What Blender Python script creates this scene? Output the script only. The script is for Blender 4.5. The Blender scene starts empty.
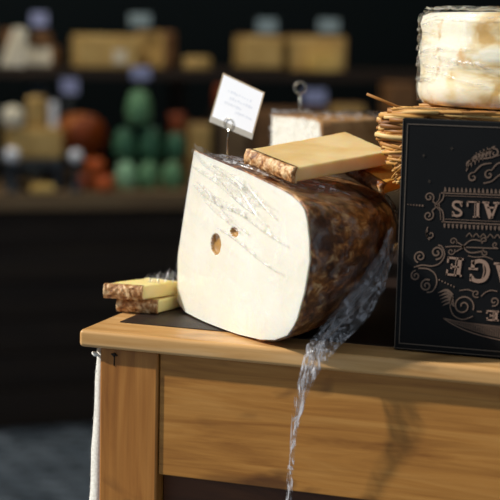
import bpy, bmesh, math, random
from math import sin, cos, pi, radians, sqrt
from mathutils import Vector, Matrix, noise
C = bpy.context.scene.collection
random.seed(7)
R = random.uniform
def lerp(a, b, t): return a + (b - a) * t
def interp(x, pts):
    if x <= pts[0][0]: return pts[0][1]
    for (a, u), (b, v) in zip(pts, pts[1:]):
        if x <= b: return u + (v - u) * (x - a) / (b - a)
    return pts[-1][1]
def fbm(p, o=3): return noise.fractal(Vector(p), 1.0, 2.0, o)

# ------------------------------------------------------------------ materials
def S(r, g, b):
    f = lambda c: (c / 255 / 12.92) if c / 255 <= .04045 else ((c / 255 + .055) / 1.055) ** 2.4
    return (f(r), f(g), f(b), 1)
class Mat:
    def __init__(s, name, rough=.6, spec=.4, metal=0., col=None):
        s.m = bpy.data.materials.new(name); s.m.use_nodes = True
        s.t = s.m.node_tree; s.b = s.t.nodes['Principled BSDF']; s.out = s.t.nodes['Material Output']
        s.b.inputs['Roughness'].default_value = rough
        s.b.inputs['Specular IOR Level'].default_value = spec
        s.b.inputs['Metallic'].default_value = metal
        if col: s.b.inputs['Base Color'].default_value = col
        s._tc = None
    def n(s, typ, **kw):
        x = s.t.nodes.new(typ)
        for k, v in kw.items(): setattr(x, k, v)
        return x
    def l(s, a, b): s.t.links.new(a, b)
    def coord(s, scale=(1, 1, 1), rot=(0, 0, 0)):
        if s._tc is None: s._tc = s.n('ShaderNodeTexCoord')
        mp = s.n('ShaderNodeMapping'); mp.inputs['Scale'].default_value = scale; mp.inputs['Rotation'].default_value = rot
        s.l(s._tc.outputs['Object'], mp.inputs['Vector']); return mp.outputs['Vector']
    def noise(s, scale, detail=4, vec=None, dist=0., rough=.5):
        x = s.n('ShaderNodeTexNoise'); x.inputs['Scale'].default_value = scale; x.inputs['Detail'].default_value = detail
        x.inputs['Distortion'].default_value = dist; x.inputs['Roughness'].default_value = rough
        s.l(vec if vec else s.coord(), x.inputs['Vector']); return x.outputs['Fac']
    def ramp(s, fac, stops):
        x = s.n('ShaderNodeValToRGB'); e = x.color_ramp.elements
        while len(e) < len(stops): e.new(.5)
        for el, (p, c) in zip(e, stops): el.position = p; el.color = c
        s.l(fac, x.inputs['Fac']); return x.outputs['Color']
    def mix(s, a, b, fac, mode='MIX'):
        x = s.n('ShaderNodeMix', data_type='RGBA', blend_type=mode)
        for sock, v in ((x.inputs[0], fac), (x.inputs[6], a), (x.inputs[7], b)):
            if hasattr(v, 'is_linked'): s.l(v, sock)
            else: sock.default_value = v
        return x.outputs[2]
    def base(s, c): s.l(c, s.b.inputs['Base Color']); return s
    def bump(s, h, strength=.3, dist=.002):
        x = s.n('ShaderNodeBump'); x.inputs['Strength'].default_value = strength; x.inputs['Distance'].default_value = dist
        s.l(h, x.inputs['Height']); s.l(x.outputs['Normal'], s.b.inputs['Normal']); return x.outputs['Normal']
    def sss(s, w=.3, r=(.012, .007, .003)):
        s.b.inputs['Subsurface Weight'].default_value = w; s.b.inputs['Subsurface Radius'].default_value = r; s.b.inputs['Subsurface Scale'].default_value = 1.0
        return s
W1, B1 = (1, 1, 1, 1), (0, 0, 0, 1)

def wood(name, c0, c1, c2, along='X', rough=.42, knots=True, scale=1., cd=(70, 38, 16)):
    m = Mat(name, rough, .35)
    sc = {'X': (1.2, 14, 14), 'Z': (14, 14, 1.2), 'Y': (14, 1.2, 14)}[along]
    v = m.coord(tuple(x * scale for x in sc))
    g = m.noise(3.2, 6, v, 1.2, .6)
    col = m.ramp(g, [(.25, S(*c0)), (.5, S(*c1)), (.75, S(*c2))])
    sc2 = {'X': (1, 40, 40), 'Z': (40, 40, 1), 'Y': (40, 1, 40)}[along]
    f = m.noise(6, 3, m.coord(tuple(x * scale for x in sc2)))
    fine = m.ramp(f, [(.3, (.72, .68, .62, 1)), (.6, W1)])
    col = m.mix(col, fine, .55, 'MULTIPLY')
    if knots:
        b = m.noise(9, 3, m.coord((.9, 1, 1.9)), .5)
        col = m.mix(col, S(*cd), m.ramp(b, [(.60, B1), (.74, (.8, .8, .8, 1))]))
    m.base(col); m.bump(f, .15, .0006)
    return m.m
M = {}
M['pine_rail'] = wood('pine_rail', (136, 84, 32), (176, 120, 54), (194, 140, 72), 'X')
M['pine_post'] = wood('pine_post', (134, 80, 32), (166, 108, 48), (182, 124, 60), 'Z')
M['pine_top'] = wood('pine_top', (186, 134, 74), (208, 160, 100), (220, 180, 128), 'X', .34, True)
M['pine_side'] = wood('pine_side', (150, 92, 40), (176, 116, 56), (190, 130, 66), 'Y')
M['drawer'] = wood('drawer_wood', (60, 32, 14), (84, 46, 20), (100, 58, 28), 'X', .5, False)
M['darkwood'] = wood('dark_wood', (28, 20, 14), (44, 32, 22), (60, 46, 30), 'X', .6, False, .5)
M['counterwood'] = wood('counter_wood', (96, 76, 52), (124, 100, 70), (146, 120, 86), 'X', .55, False, .5)

m = Mat('inlay', .5, .3); m.base(m.ramp(m.noise(30, 4, m.coord((1, 6, 6))), [(.3, S(24, 17, 13)), (.7, S(48, 33, 25))])); M['inlay'] = m.m

m = Mat('ivory_paste', .42, .35)
c = m.ramp(m.noise(16, 4), [(.3, S(236, 228, 208)), (.7, S(243, 237, 222))])
m.base(c).sss(.25); m.bump(m.noise(220, 2), .06, .0008); M['paste'] = m.m
m = Mat('eye_paste', .5, .3); m.base(m.ramp(m.noise(60, 3), [(.3, S(158, 112, 48)), (.7, S(196, 150, 80))])); M['eye'] = m.m

m = Mat('brown_rind', .38, .5)
n1 = m.noise(62, 8, m.coord((1, 1, 1.5)), .5, .68); n2 = m.noise(17, 4, m.coord((1, 1, 2.2)), .4); n3 = m.noise(150, 3)
c = m.ramp(n1, [(.36, S(46, 22, 9)), (.47, S(112, 60, 24)), (.55, S(170, 108, 50)), (.66, S(230, 190, 134))])
c = m.mix(c, S(62, 32, 15), m.ramp(n2, [(.46, B1), (.62, (.85, .85, .85, 1))]))
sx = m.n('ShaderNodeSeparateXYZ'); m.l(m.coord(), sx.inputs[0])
sheen_band = m.ramp(sx.outputs['Z'], [(.138, B1), (.150, W1), (.160, W1), (.172, B1)])  # film highlight on the upper rim, painted in as a tan strip
c = m.mix(c, S(206, 160, 108), m.mix(B1, sheen_band, m.ramp(m.noise(34, 6, m.coord((1, 1, .6)), .4, .65), [(.44, B1), (.62, (.85, .85, .85, 1))])))
m.base(c); m.bump(m.mix(n1, n3, .3), .9, .003); M['rind'] = m.m

m = Mat('slice_rind', .5, .4)
n1 = m.noise(120, 5, None, .5, .6)
m.base(m.ramp(n1, [(.34, S(96, 56, 28)), (.48, S(178, 124, 72)), (.6, S(232, 196, 146))])); m.bump(n1, .8, .002); M['slicerind'] = m.m
m = Mat('golden_paste', .4, .4)
m.base(m.ramp(m.noise(26, 4), [(.3, S(232, 190, 120)), (.7, S(243, 212, 156))])).sss(.45, (.02, .01, .003)); m.bump(m.noise(90, 3), .1, .001); M['gold'] = m.m
m = Mat('amber_paste', .4, .4)
m.base(m.ramp(m.noise(26, 4), [(.3, S(206, 138, 48)), (.7, S(224, 162, 74))])).sss(.3, (.02, .01, .003)); M['amber'] = m.m
m = Mat('pale_yellow_paste', .42, .4)
m.base(m.ramp(m.noise(26, 4), [(.3, S(248, 214, 132)), (.7, S(252, 228, 160))])).sss(.4, (.02, .01, .003)); M['yellow'] = m.m

m = Mat('marbled_cream', .45, .35)
n1 = m.noise(17, 5, m.coord((1, 1, 1.5)), .8); n2 = m.noise(50, 3)
c = m.ramp(n1, [(.34, S(206, 166, 98)), (.42, S(236, 216, 170)), (.52, S(244, 236, 212))])
c = m.mix(c, S(214, 160, 84), m.ramp(n2, [(.62, B1), (.74, (.7, .7, .7, 1))]))
m.base(c).sss(.2); m.bump(n1, .6, .004); M['marble'] = m.m

m = Mat('white_paste', .45, .35); m.base(m.ramp(m.noise(20, 3), [(.3, S(240, 232, 212)), (.7, S(248, 243, 228))])); M['white'] = m.m
m = Mat('tan_rind', .6, .3); m.base(m.ramp(m.noise(40, 4), [(.3, S(150, 104, 60)), (.7, S(196, 152, 100))])); M['tanrind'] = m.m

def film(name, clear=.96, haze=.10, crease=22., bump=.8, tint=(1, 1, 1, 1), sc=(1, 1, 1)):
    m = Mat(name); t = m.t; t.nodes.remove(m.b)
    n1 = m.noise(crease, 5, m.coord(sc), 1.5, .6)
    bp = m.n('ShaderNodeBump'); bp.inputs['Strength'].default_value = bump; bp.inputs['Distance'].default_value = .004; m.l(n1, bp.inputs['Height'])
    tr = m.n('ShaderNodeBsdfTransparent'); tr.inputs['Color'].default_value = (clear, clear, clear, 1)
    gl = m.n('ShaderNodeBsdfGlossy'); gl.inputs['Roughness'].default_value = .13; m.l(bp.outputs['Normal'], gl.inputs['Normal'])
    fr = m.n('ShaderNodeFresnel'); m.l(bp.outputs['Normal'], fr.inputs['Normal'])
    ge = m.n('ShaderNodeNewGeometry'); ior = m.n('ShaderNodeMapRange'); ior.inputs['To Min'].default_value = 1.4; ior.inputs['To Max'].default_value = 1 / 1.4
    m.l(ge.outputs['Backfacing'], ior.inputs['Value']); m.l(ior.outputs['Result'], fr.inputs['IOR'])
    df = m.n('ShaderNodeBsdfTranslucent'); df.inputs['Color'].default_value = tint
    d2 = m.n('ShaderNodeBsdfDiffuse'); d2.inputs['Color'].default_value = tint
    ad = m.n('ShaderNodeMixShader'); ad.inputs[0].default_value = .35; m.l(d2.outputs[0], ad.inputs[1]); m.l(df.outputs[0], ad.inputs[2])
    n2 = m.noise(crease * 1.7, 4, m.coord(sc), 2., .6)
    hz = m.ramp(n2, [(.5, B1), (.62, (haze, haze, haze, 1))])
    m1 = m.n('ShaderNodeMixShader'); m.l(hz, m1.inputs[0]); m.l(tr.outputs[0], m1.inputs[1]); m.l(ad.outputs[0], m1.inputs[2])
    m2 = m.n('ShaderNodeMixShader'); m.l(fr.outputs[0], m2.inputs[0]); m.l(m1.outputs[0], m2.inputs[1]); m.l(gl.outputs[0], m2.inputs[2])
    m.l(m2.outputs[0], m.out.inputs['Surface']); return m.m
M['film'] = film('cling_film', .985, .10, 14, .25)
M['film_tail'] = film('cling_film_gathered', .985, .25, 60, .8, S(240, 240, 246), (1, 1, .3))
M['film_tail_glint'] = film('cling_film_glint', .985, .55, 75, .8, S(246, 246, 250), (1, 1, .3))  # whiter haze stands in for specular highlights on the lower tail
M['fold'] = film('cling_film_fold', .99, .40, 30, .25)
M['sleeve'] = film('clear_sleeve', .97, .0, 3, .02)

m = Mat('straw', .5, .4)
nz = m.noise(60, 3, m.coord((.2, 3, 3)))
oi = m.n('ShaderNodeNewGeometry')
c = m.ramp(oi.outputs['Random Per Island'], [(0, S(120, 70, 24)), (.4, S(184, 124, 54)), (.8, S(216, 164, 88)), (1, S(236, 198, 130))])
m.base(m.mix(c, m.ramp(nz, [(.3, (.6, .55, .5, 1)), (.6, W1)]), .6, 'MULTIPLY')); M['straw'] = m.m
M['strawcore'] = Mat('straw_core', .8, .1, 0, S(120, 78, 34)).m

m = Mat('black_board', .6, .18); m.base(m.ramp(m.noise(14, 4), [(.3, S(4, 5, 6)), (.7, S(9, 10, 11))])); M['board'] = m.m
M['boardedge'] = Mat('board_edge', .5, .3, 0, S(60, 58, 55)).m
M['ink'] = Mat('tan_ink', .6, .2, 0, S(150, 122, 104)).m
M['inkdim'] = Mat('dim_ink', .6, .2, 0, S(108, 88, 74)).m
M['inkline'] = Mat('line_ink', .6, .2, 0, S(92, 82, 72)).m
M['steel'] = Mat('steel_wire', .18, .5, 1., S(214, 206, 190)).m
M['paper'] = Mat('white_card', .6, .3, 0, S(244, 245, 248)).m
M['paperink'] = Mat('faint_pen', .6, .3, 0, S(228, 231, 238)).m
M['cardedge'] = Mat('card_rim', .5, .3, 0, S(170, 148, 120)).m
M['sleevestrip'] = Mat('sleeve_strip', .35, .4, 0, S(176, 170, 158)).m
M['iron'] = Mat('dark_iron', .5, .4, .6, S(40, 30, 24)).m
m = Mat('white_cloth', .9, .1); m.base(m.ramp(m.noise(300, 3), [(.3, S(214, 208, 194)), (.7, S(238, 234, 224))])); m.bump(m.noise(500, 2), .5, .001); M['cloth'] = m.m
# market hall
m = Mat('stone_floor', .5, .4)
br = m.n('ShaderNodeTexBrick'); br.inputs['Scale'].default_value = 4.5; br.inputs['Mortar Size'].default_value = .03
br.inputs['Color1'].default_value = S(150, 164, 176); br.inputs['Color2'].default_value = S(96, 110, 122); br.inputs['Mortar'].default_value = S(28, 32, 36)
m.l(m.coord(), br.inputs['Vector']); m.base(m.mix(br.outputs['Color'], m.ramp(m.noise(3, 4), [(.35, (.5, .5, .5, 1)), (.65, W1)]), .7, 'MULTIPLY')); M['floor'] = m.m
M['hall'] = Mat('dark_plaster', .9, .1, 0, S(18, 27, 30)).m
M['hallceil'] = Mat('dark_boards', .9, .1, 0, S(14, 21, 23)).m
def plain(name, a, b, rough=.5, scale=18, sp=.3):
    m = Mat(name, rough, sp); m.base(m.ramp(m.noise(scale, 3), [(.3, S(*a)), (.7, S(*b))])); M[name] = m.m
plain('creamcheese', (226, 214, 184), (244, 236, 214)); plain('tancheese', (188, 150, 86), (214, 180, 112)); plain('brownrind', (104, 72, 44), (140, 100, 62))
plain('yellowcheese', (214, 172, 88), (236, 202, 122)); plain('orangecheese', (112, 46, 8), (134, 60, 14), .45); plain('orangerind', (150, 84, 40), (176, 106, 58), .35)
plain('greencheese', (78, 122, 84), (112, 156, 114), .4, 30); plain('greendark', (42, 84, 62), (72, 118, 86), .4, 30); plain('greenpale', (120, 170, 128), (160, 200, 164), .4, 30)
plain('redwax', (150, 36, 26), (186, 56, 34), .35); plain('orangewax', (176, 76, 24), (200, 100, 44), .35); plain('glint_white', (244, 246, 250), (252, 252, 255), .1, 18, .9)  # the last, white one stands in for bright glints on the stall
plain('slate', (36, 44, 50), (58, 66, 74), .35); plain('bluecard', (140, 146, 186), (164, 170, 206), .6); plain('greycard', (124, 142, 146), (150, 168, 172), .6); plain('rustclay', (120, 52, 24), (150, 72, 36))
plain('glassgrey', (64, 74, 78), (92, 102, 106), .2)

# ------------------------------------------------------------------ mesh helpers
def tag(o, label, cat, group=None, kind=None):
    o['label'] = label; o['category'] = cat
    if group: o['group'] = group
    if kind: o['kind'] = kind
    return o
def empty(name, loc, rz=0.):
    o = bpy.data.objects.new(name, None); C.objects.link(o); o.location = loc; o.rotation_euler = (0, 0, rz); o.empty_display_size = .02
    return o
def link(name, bm, mats, parent=None, loc=(0, 0, 0), rz=0., smooth=True, world=True, bevel=0.):
    """One mesh object. world=True: bm is in world coordinates, shifted to the origin given by the parent (or loc)."""
    bmesh.ops.recalc_face_normals(bm, faces=bm.faces)
    if world:
        org = Vector(parent.matrix_basis.translation) if parent is not None and parent.parent is None else (
            Vector(parent.parent.matrix_basis.translation) if parent is not None else Vector(loc))
        bmesh.ops.translate(bm, verts=bm.verts, vec=-org)
    me = bpy.data.meshes.new(name); bm.to_mesh(me); bm.free()
    for x in (mats if isinstance(mats, (list, tuple)) else [mats]): me.materials.append(x)
    for p in me.polygons: p.use_smooth = smooth
    o = bpy.data.objects.new(name, me); C.objects.link(o)
    if parent is not None: o.parent = parent
    else: o.location = loc; o.rotation_euler = (0, 0, rz)
    if bevel:
        b = o.modifiers.new('b', 'BEVEL'); b.width = bevel; b.segments = 3; b.limit_method = 'ANGLE'
        o.modifiers.new('w', 'WEIGHTED_NORMAL')
    return o
def box(bm, x0, x1, y0, y1, z0, z1, mat=0):
    vs = [bm.verts.new((x, y, z)) for x in (x0, x1) for y in (y0, y1) for z in (z0, z1)]
    for f in ((0, 1, 3, 2), (4, 6, 7, 5), (0, 4, 5, 1), (2, 3, 7, 6), (0, 2, 6, 4), (1, 5, 7, 3)):
        bm.faces.new([vs[i] for i in f]).material_index = mat
    return vs
def grid(bm, fn, nu, nv, mat=0, closed_u=False):
    vs = [[bm.verts.new(fn(i / nu, j / nv)) for j in range(nv + 1)] for i in range(nu + (0 if closed_u else 1))]
    n = len(vs)
    for i in range(nu):
        for j in range(nv):
            f = bm.faces.new((vs[i][j], vs[(i + 1) % n][j], vs[(i + 1) % n][j + 1], vs[i][j + 1])); f.material_index = mat
    return vs
def tube(bm, pts, rad, n=8, mat=0, cap=True):
    pts = [Vector(p) for p in pts]; rings = []
    for i, p in enumerate(pts):
        d = (pts[min(i + 1, len(pts) - 1)] - pts[max(i - 1, 0)]).normalized()
        a = d.cross(Vector((0, 0, 1)));
        if a.length < .05: a = d.cross(Vector((0, 1, 0)))
        a.normalize(); b = d.cross(a)
        r = rad[i] if isinstance(rad, (list, tuple)) else rad
        rings.append([bm.verts.new(p + a * r * cos(2 * pi * k / n) + b * r * sin(2 * pi * k / n)) for k in range(n)])
    for r0, r1 in zip(rings, rings[1:]):
        for k in range(n): bm.faces.new((r0[k], r0[(k + 1) % n], r1[(k + 1) % n], r1[k])).material_index = mat
    if cap:
        bm.faces.new(rings[0]).material_index = mat; bm.faces.new(rings[-1]).material_index = mat
def lathe(bm, prof, n=32, cx=0, cy=0, mat=0, a0=0, a1=2 * pi, wob=None):
    full = abs(a1 - a0 - 2 * pi) < 1e-6
    cols = []
    for k in range(n if full else n + 1):
        a = a0 + (a1 - a0) * k / n
        cols.append([bm.verts.new((cx + r * (wob(a, z) if wob else 1) * cos(a), cy + r * (wob(a, z) if wob else 1) * sin(a), z)) for r, z in prof])
    for k in range(n):
        A, B = cols[k], cols[(k + 1) % len(cols)]
        for j in range(len(prof) - 1): bm.faces.new((A[j], B[j], B[j + 1], A[j + 1])).material_index = mat
    return cols
def weld(bm, d=1e-5): bmesh.ops.remove_doubles(bm, verts=bm.verts, dist=d)
def prism(bm, pts, z0, z1, mat=0, side_mats=None):
    """closed polygon in plan, extruded z0..z1 (z may be functions of the point)"""
    f0 = z0 if callable(z0) else (lambda p: z0); f1 = z1 if callable(z1) else (lambda p: z1)
    a = [bm.verts.new((p[0], p[1], f0(p))) for p in pts]; b = [bm.verts.new((p[0], p[1], f1(p))) for p in pts]
    bm.faces.new(a).material_index = mat; bm.faces.new(b).material_index = mat
    n = len(pts)
    for i in range(n):
        f = bm.faces.new((a[i], a[(i + 1) % n], b[(i + 1) % n], b[i])); f.material_index = side_mats[i] if side_mats else mat

# ------------------------------------------------------------------ camera
FWD = Vector((-0.31889, 0.93674, -0.14436)); cp = radians(8.3); th = radians(18.8); ro = radians(1.3)
FWD = Vector((-sin(th) * cos(cp), cos(th) * cos(cp), -sin(cp)))
R0 = FWD.cross(Vector((0, 0, 1))).normalized(); U0 = R0.cross(FWD)
RT = R0 * cos(ro) + U0 * sin(ro); UP = U0 * cos(ro) - R0 * sin(ro)
cam = bpy.data.cameras.new('camera'); co = bpy.data.objects.new('camera', cam); C.objects.link(co)
mx = Matrix((RT, UP, -FWD)).transposed().to_4x4(); mx.translation = Vector((0.6773, -1.4285, 1.2189)); co.matrix_world = mx
cam.sensor_width = 36; cam.lens = 108; cam.clip_start = .05
cam.dof.use_dof = True; cam.dof.focus_distance = 1.585; cam.dof.aperture_fstop = 4.4
bpy.context.scene.camera = co

# ------------------------------------------------------------------ the counter
T = .9
table = tag(empty('counter_table', (0, 0, 0)), 'honey coloured pine counter with dark inlaid top carrying the cheese', 'counter')
bm = bmesh.new(); prism(bm, [(0, 0), (1.25, 0), (1.25, .8), (0, .8)], T - .019, T)
link('table_top', bm, M['pine_top'], table, bevel=.0045)
bm = bmesh.new(); box(bm, .024, 1.21, .054, .76, T - .004, T + .001); link('dark_inlay', bm, M['inlay'], table, smooth=False)['label'] = 'dark brown inlay let into the counter top'
bm = bmesh.new(); box(bm, .0205, .0875, .010, .075, 0, T - .019); link('corner_post', bm, M['pine_post'], table, bevel=.0025)
bm = bmesh.new(); box(bm, 1.17, 1.235, .010, .075, 0, T - .019); link('corner_post', bm, M['pine_post'], table, bevel=.0025)
for x in (.0205, 1.17):
    bm = bmesh.new(); box(bm, x, x + .065, .725, .79, 0, T - .019); link('corner_post', bm, M['pine_post'], table, bevel=.0025)
bm = bmesh.new(); box(bm, .0885, 1.169, .013, .035, .747, T - .019); link('front_rail', bm, M['pine_rail'], table, bevel=.0015)
bm = bmesh.new(); box(bm, .0885, 1.169, .028, .045, .12, .7455); link('front_panel', bm, M['drawer'], table, bevel=.001)['label'] = 'dark brown lower panel'
bm = bmesh.new(); box(bm, .03, .05, .076, .724, .12, T - .019); link('side_panel', bm, M['pine_side'], table)
bm = bmesh.new(); box(bm, .0885, 1.169, .755, .775, .12, T - .019); link('back_panel', bm, M['pine_side'], table)
bm = bmesh.new()
tube(bm, [(.0375, .0112, .874), (.0375, .0085, .874)], .0022, 10); tube(bm, [(.034, .0095, .8745), (.041, .0095, .8735)], .0009, 6)
tube(bm, [(.0375, .0098, .876), (.0372, .0098, .862)], .0007, 6)
link('screw', bm, M['iron'], table)
# cloth hanging on the left end
def cloth_pt(u, v):
    z = T - .0235 - v * .62; y = lerp(.02, .46, u)
    x = .0195 - (.0072 + .026 * v) - .003 * sin(u * 19 + v * 3) * v - .002 * fbm((u * 8, v * 14, 1))
    return x, y, z
bm = bmesh.new()
a = grid(bm, lambda u, v: (cloth_pt(u, v)[0], cloth_pt(u, v)[1], cloth_pt(u, v)[2]), 40, 50)
b = grid(bm, lambda u, v: (.0198, cloth_pt(u, v)[1], cloth_pt(u, v)[2]), 40, 50)
for A, B in ((a[0], b[0]), (a[-1], b[-1])):
    for j in range(50): bm.faces.new((A[j], A[j + 1], B[j + 1], B[j]))
for j in (0, 50):
    for i in range(40): bm.faces.new((a[i][j], a[i + 1][j], b[i + 1][j], b[i][j]))
for k in range(150):   # loose lint along the edge
    v = random.random(); x, y, z = cloth_pt(0, v); d = (R(-.002, .0), R(-.001, .001), R(-.0015, .0015))
    tube(bm, [(x + .0005, y, z), (x + d[0], y + d[1], z + d[2])], .00008, 3)
c_ = link('white_cloth', bm, M['cloth'], None, (.0, .02, .3)); tag(c_, 'thick white cloth hanging down the left end of the pine counter', 'cloth')
bm = bmesh.new(); tube(bm, [(.0195, .0085, .872), (.0155, .009, .8725), (.012, .012, .873), (.009, .02, .872)], [.0012, .0026, .0022, .0012], 8)
kn = link('knot', bm, M['cloth'], c_)

# ------------------------------------------------------------------ cheese wedge geometry (blocks cut from a domed wheel)
class Wedge:
    cut = 0.; dip = 0.
    def __init__(s, O, a0, sweep, Rt, zb, zt, left, H=1., bulge=.009, rs=lambda a: 1.):
        s.O = Vector(O); s.a0 = a0; s.sw = sweep; s.Rt, s.zb, s.zt, s.left = Rt, zb, zt, left; s.bulge = bulge; s.rs = rs
        s.e0 = Vector((cos(a0), sin(a0), 0)); s.n0 = Vector((sin(a0), -cos(a0), 0))
    def P(s, u, t, w, inset=0., out=0.):
        """u: 0 centre..1 rim, t: 0 bottom..1 top, w: 0 front cut..1 back cut"""
        a = s.a0 + s.sw * w
        L = interp(t, s.left); Rr = interp(t, s.Rt) * s.rs(w) - inset + out
        Rr *= 1 - s.cut * (1 - t) ** 2.2 * min(1, w / .3)
        r = L + u * (Rr - L)
        z0 = interp(u, s.zb) + inset - out; z1 = interp(u, s.zt) - inset + out
        z1 -= s.dip * min(1, w / .10)
        z = z0 + t * (z1 - z0)
        p = s.O + s.e0 * L + Vector((cos(a), sin(a), 0)) * (r - L) + Vector((0, 0, z))
        p += s.n0 * (s.bulge * sin(pi * min(1, u)) * (1 - .6 * t)) * (1 - w)
        return p
    def upath(s, k):
        """across the rind: 0 top centre -> rim -> 1 bottom centre, as (u, t)"""
        if k < .4: return k / .4, 1.
        if k < .6: return 1., 1 - (k - .4) / .2
        return 1 - (k - .6) / .4 * .22, 0.
    def paste(s, inset=.003, holes=(), nu=280, nt=210, nw=40):
        bm = bmesh.new()
        def face(u, t):
            p = s.P(u, t, 0, inset)
            for hx, hz, ra, rb, dep in holes:
                q = p - s.O; x = q.dot(s.e0); z = q.z
                d = sqrt(((x - hx) / ra) ** 2 + ((z - hz) / rb) ** 2)
                if d < 1: p = p - s.n0 * dep * (1 - d ** 3) ** .5
            return p
        g = grid(bm, face, nu, nt)
        if holes:
            for f in bm.faces:
                q = f.calc_center_median() - s.O
                for hx, hz, ra, rb, dep in holes:
                    if ((q.dot(s.e0) - hx) / ra) ** 2 + ((q.z - hz) / rb) ** 2 < 1.0: f.material_index = 1
        grid(bm, lambda u, t: s.P(u, t, 1, inset), 30, 30)
        for t in (0, 1): grid(bm, lambda u, w: s.P(u, t, w, inset), 30, nw)
        grid(bm, lambda t, w: s.P(1, t, w, inset), 30, nw)
        return bm
    def rind(s, inset=.0035, rough=.0015, nk=150, nw=90, w0=.004, w1=.996):
        bm = bmesh.new()
        def outer(k, w):
            u, t = s.upath(k); W = lerp(w0, w1, w); p = s.P(u, t, W)
            if k < .62: p += (p - s.O - Vector((0, 0, .09))).normalized() * rough * (fbm((p.x * 60, p.y * 60, p.z * 60)) - .2) * min(1, w * 20 + .1)
            return p
        a = grid(bm, outer, nk, nw)
        b = grid(bm, lambda k, w: s.P(*s.upath(k), lerp(w0, w1, w), inset), nk, nw)
        for j in (0, nw):
            for i in range(nk): bm.faces.new((a[i][j], a[i + 1][j], b[i + 1][j], b[i][j]))
        for i in (0, nk):
            for j in range(nw): bm.faces.new((a[i][j], a[i][j + 1], b[i][j + 1], b[i][j]))
        return bm

OZ = T + .0012
wd = Wedge((.06, .14, OZ), radians(-41), radians(124),
    [(0, .236), (.08, .247), (.15, .254), (.36, .266), (.6, .274), (.75, .272), (.89, .267), (.96, .262), (1, .254)],
    [(0, .011), (.03, .006), (.1, .001), (.3, 0), (.65, 0), (.82, .002), (.92, .006), (1, .014)],
    [(0, .187), (.3, .180), (.55, .174), (.85, .163), (.93, .159), (1, .153)],
    [(0, -.006), (.3, -.006), (.7, .013), (1, .029)], rs=lambda w: interp(w, [(0, 1), (.12, .965), (.3, .925), (.6, .91), (1, .9)]))
wd.cut = .17; wd.dip = .0090
wedge = tag(empty('cheese_wedge', (.16, .12, OZ)), 'large wrapped wedge of pale holey cheese with dark brown rind', 'cheese')
link('cut_face', wd.paste(.0016, [(.0925, .0895, .0122, .0115, .006), (.1325, .1075, .0088, .0052, .005)]), [M['paste'], M['eye']], wedge)['label'] = 'ivory cut face with two round holes'
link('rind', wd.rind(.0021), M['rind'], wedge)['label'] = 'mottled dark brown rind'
# cling film
def ridge(x, y, s): return (1 - abs(noise.noise(Vector((x, y, s))))) ** 3
bm = bmesh.new()
def film_face(u, v):
    u2 = lerp(-.005, 1.0, u); t = lerp(.03, 1.0, v)
    p = wd.P(u2, t, 0, 0, .0012)
    wr = (.0016 * ridge((t * 9 + u * 3.0), u * 1.4, 3.1) + .0006 * ridge(t * 24 + u * 9, u * 3, 8)) * min(1, t * 1.4)
    return p + wd.n0 * (.0012 + wr * 1)
def film_top(u, w):
    p = wd.P(u, 1, lerp(0, .97, w), 0, .002)
    return p + Vector((0, 0, .0035 * ridge(u * 4 + w * 2, w * 9, 1.7) + .0015 * ridge(u * 15, w * 18, 5)))
def film_rim(t, w):
    p = wd.P(1, lerp(1, .12, t), lerp(0, .97, w), 0, .002)
    q = (p - wd.O); q.z = 0; q.normalize()
    return p + q * (.003 * ridge(t * 3 + w * 6, w * 9 - t * 2, 2.2) + .0015 * ridge(t * 9, w * 22, 5))
grid(bm, film_face, 90, 70); grid(bm, film_top, 60, 60); grid(bm, film_rim, 40, 70)
weld(bm, .0004)
link('plastic_wrap', bm, M['film'], wedge)['label'] = 'clear cling film stretched over the wedge'
bm = bmesh.new()
rf = random.Random(3)
for k in range(13):
    t0 = rf.uniform(.45, .97) if k > 6 else rf.uniform(.88, .99); u0 = rf.uniform(.0, .45); L_ = rf.uniform(.25, .55); wdt = rf.uniform(.003, .010) * (1 if k > 3 else 1.6); sl_ = rf.uniform(-.22, -.06); ph_ = rf.uniform(0, 6)
    def fold(u, v):
        uu = u0 + L_ * u; tt = min(1, t0 + sl_ * u + .012 * sin(u * 5 + ph_)); tap = sin(pi * u) ** .7
        p = wd.P(min(.985, uu), tt, 0); return p + wd.n0 * (.0014 + .0030 * sin(pi * v)) + Vector((0, 0, (v - .5) * wdt * tap))
    grid(bm, fold, 30, 6)
for k in range(16):
    u0, w0 = rf.uniform(0, .75), rf.uniform(.0, .35); du, dw, wdt = rf.uniform(.1, .35), rf.uniform(-.12, .12), rf.uniform(.001, .004)
    def fold2(u, v):
        p = wd.P(min(.98, u0 + du * u), 1, max(0, w0 + dw * u)); tap = sin(pi * u) ** .7
        return p + Vector((0, 0, .0052 + .0025 * sin(pi * v) * tap)) + wd.n0 * (v - .5) * wdt * tap
    grid(bm, fold2, 20, 4)
link('film_fold', bm, M['fold'], wedge)['label'] = 'whitish creases of the film'
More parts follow.
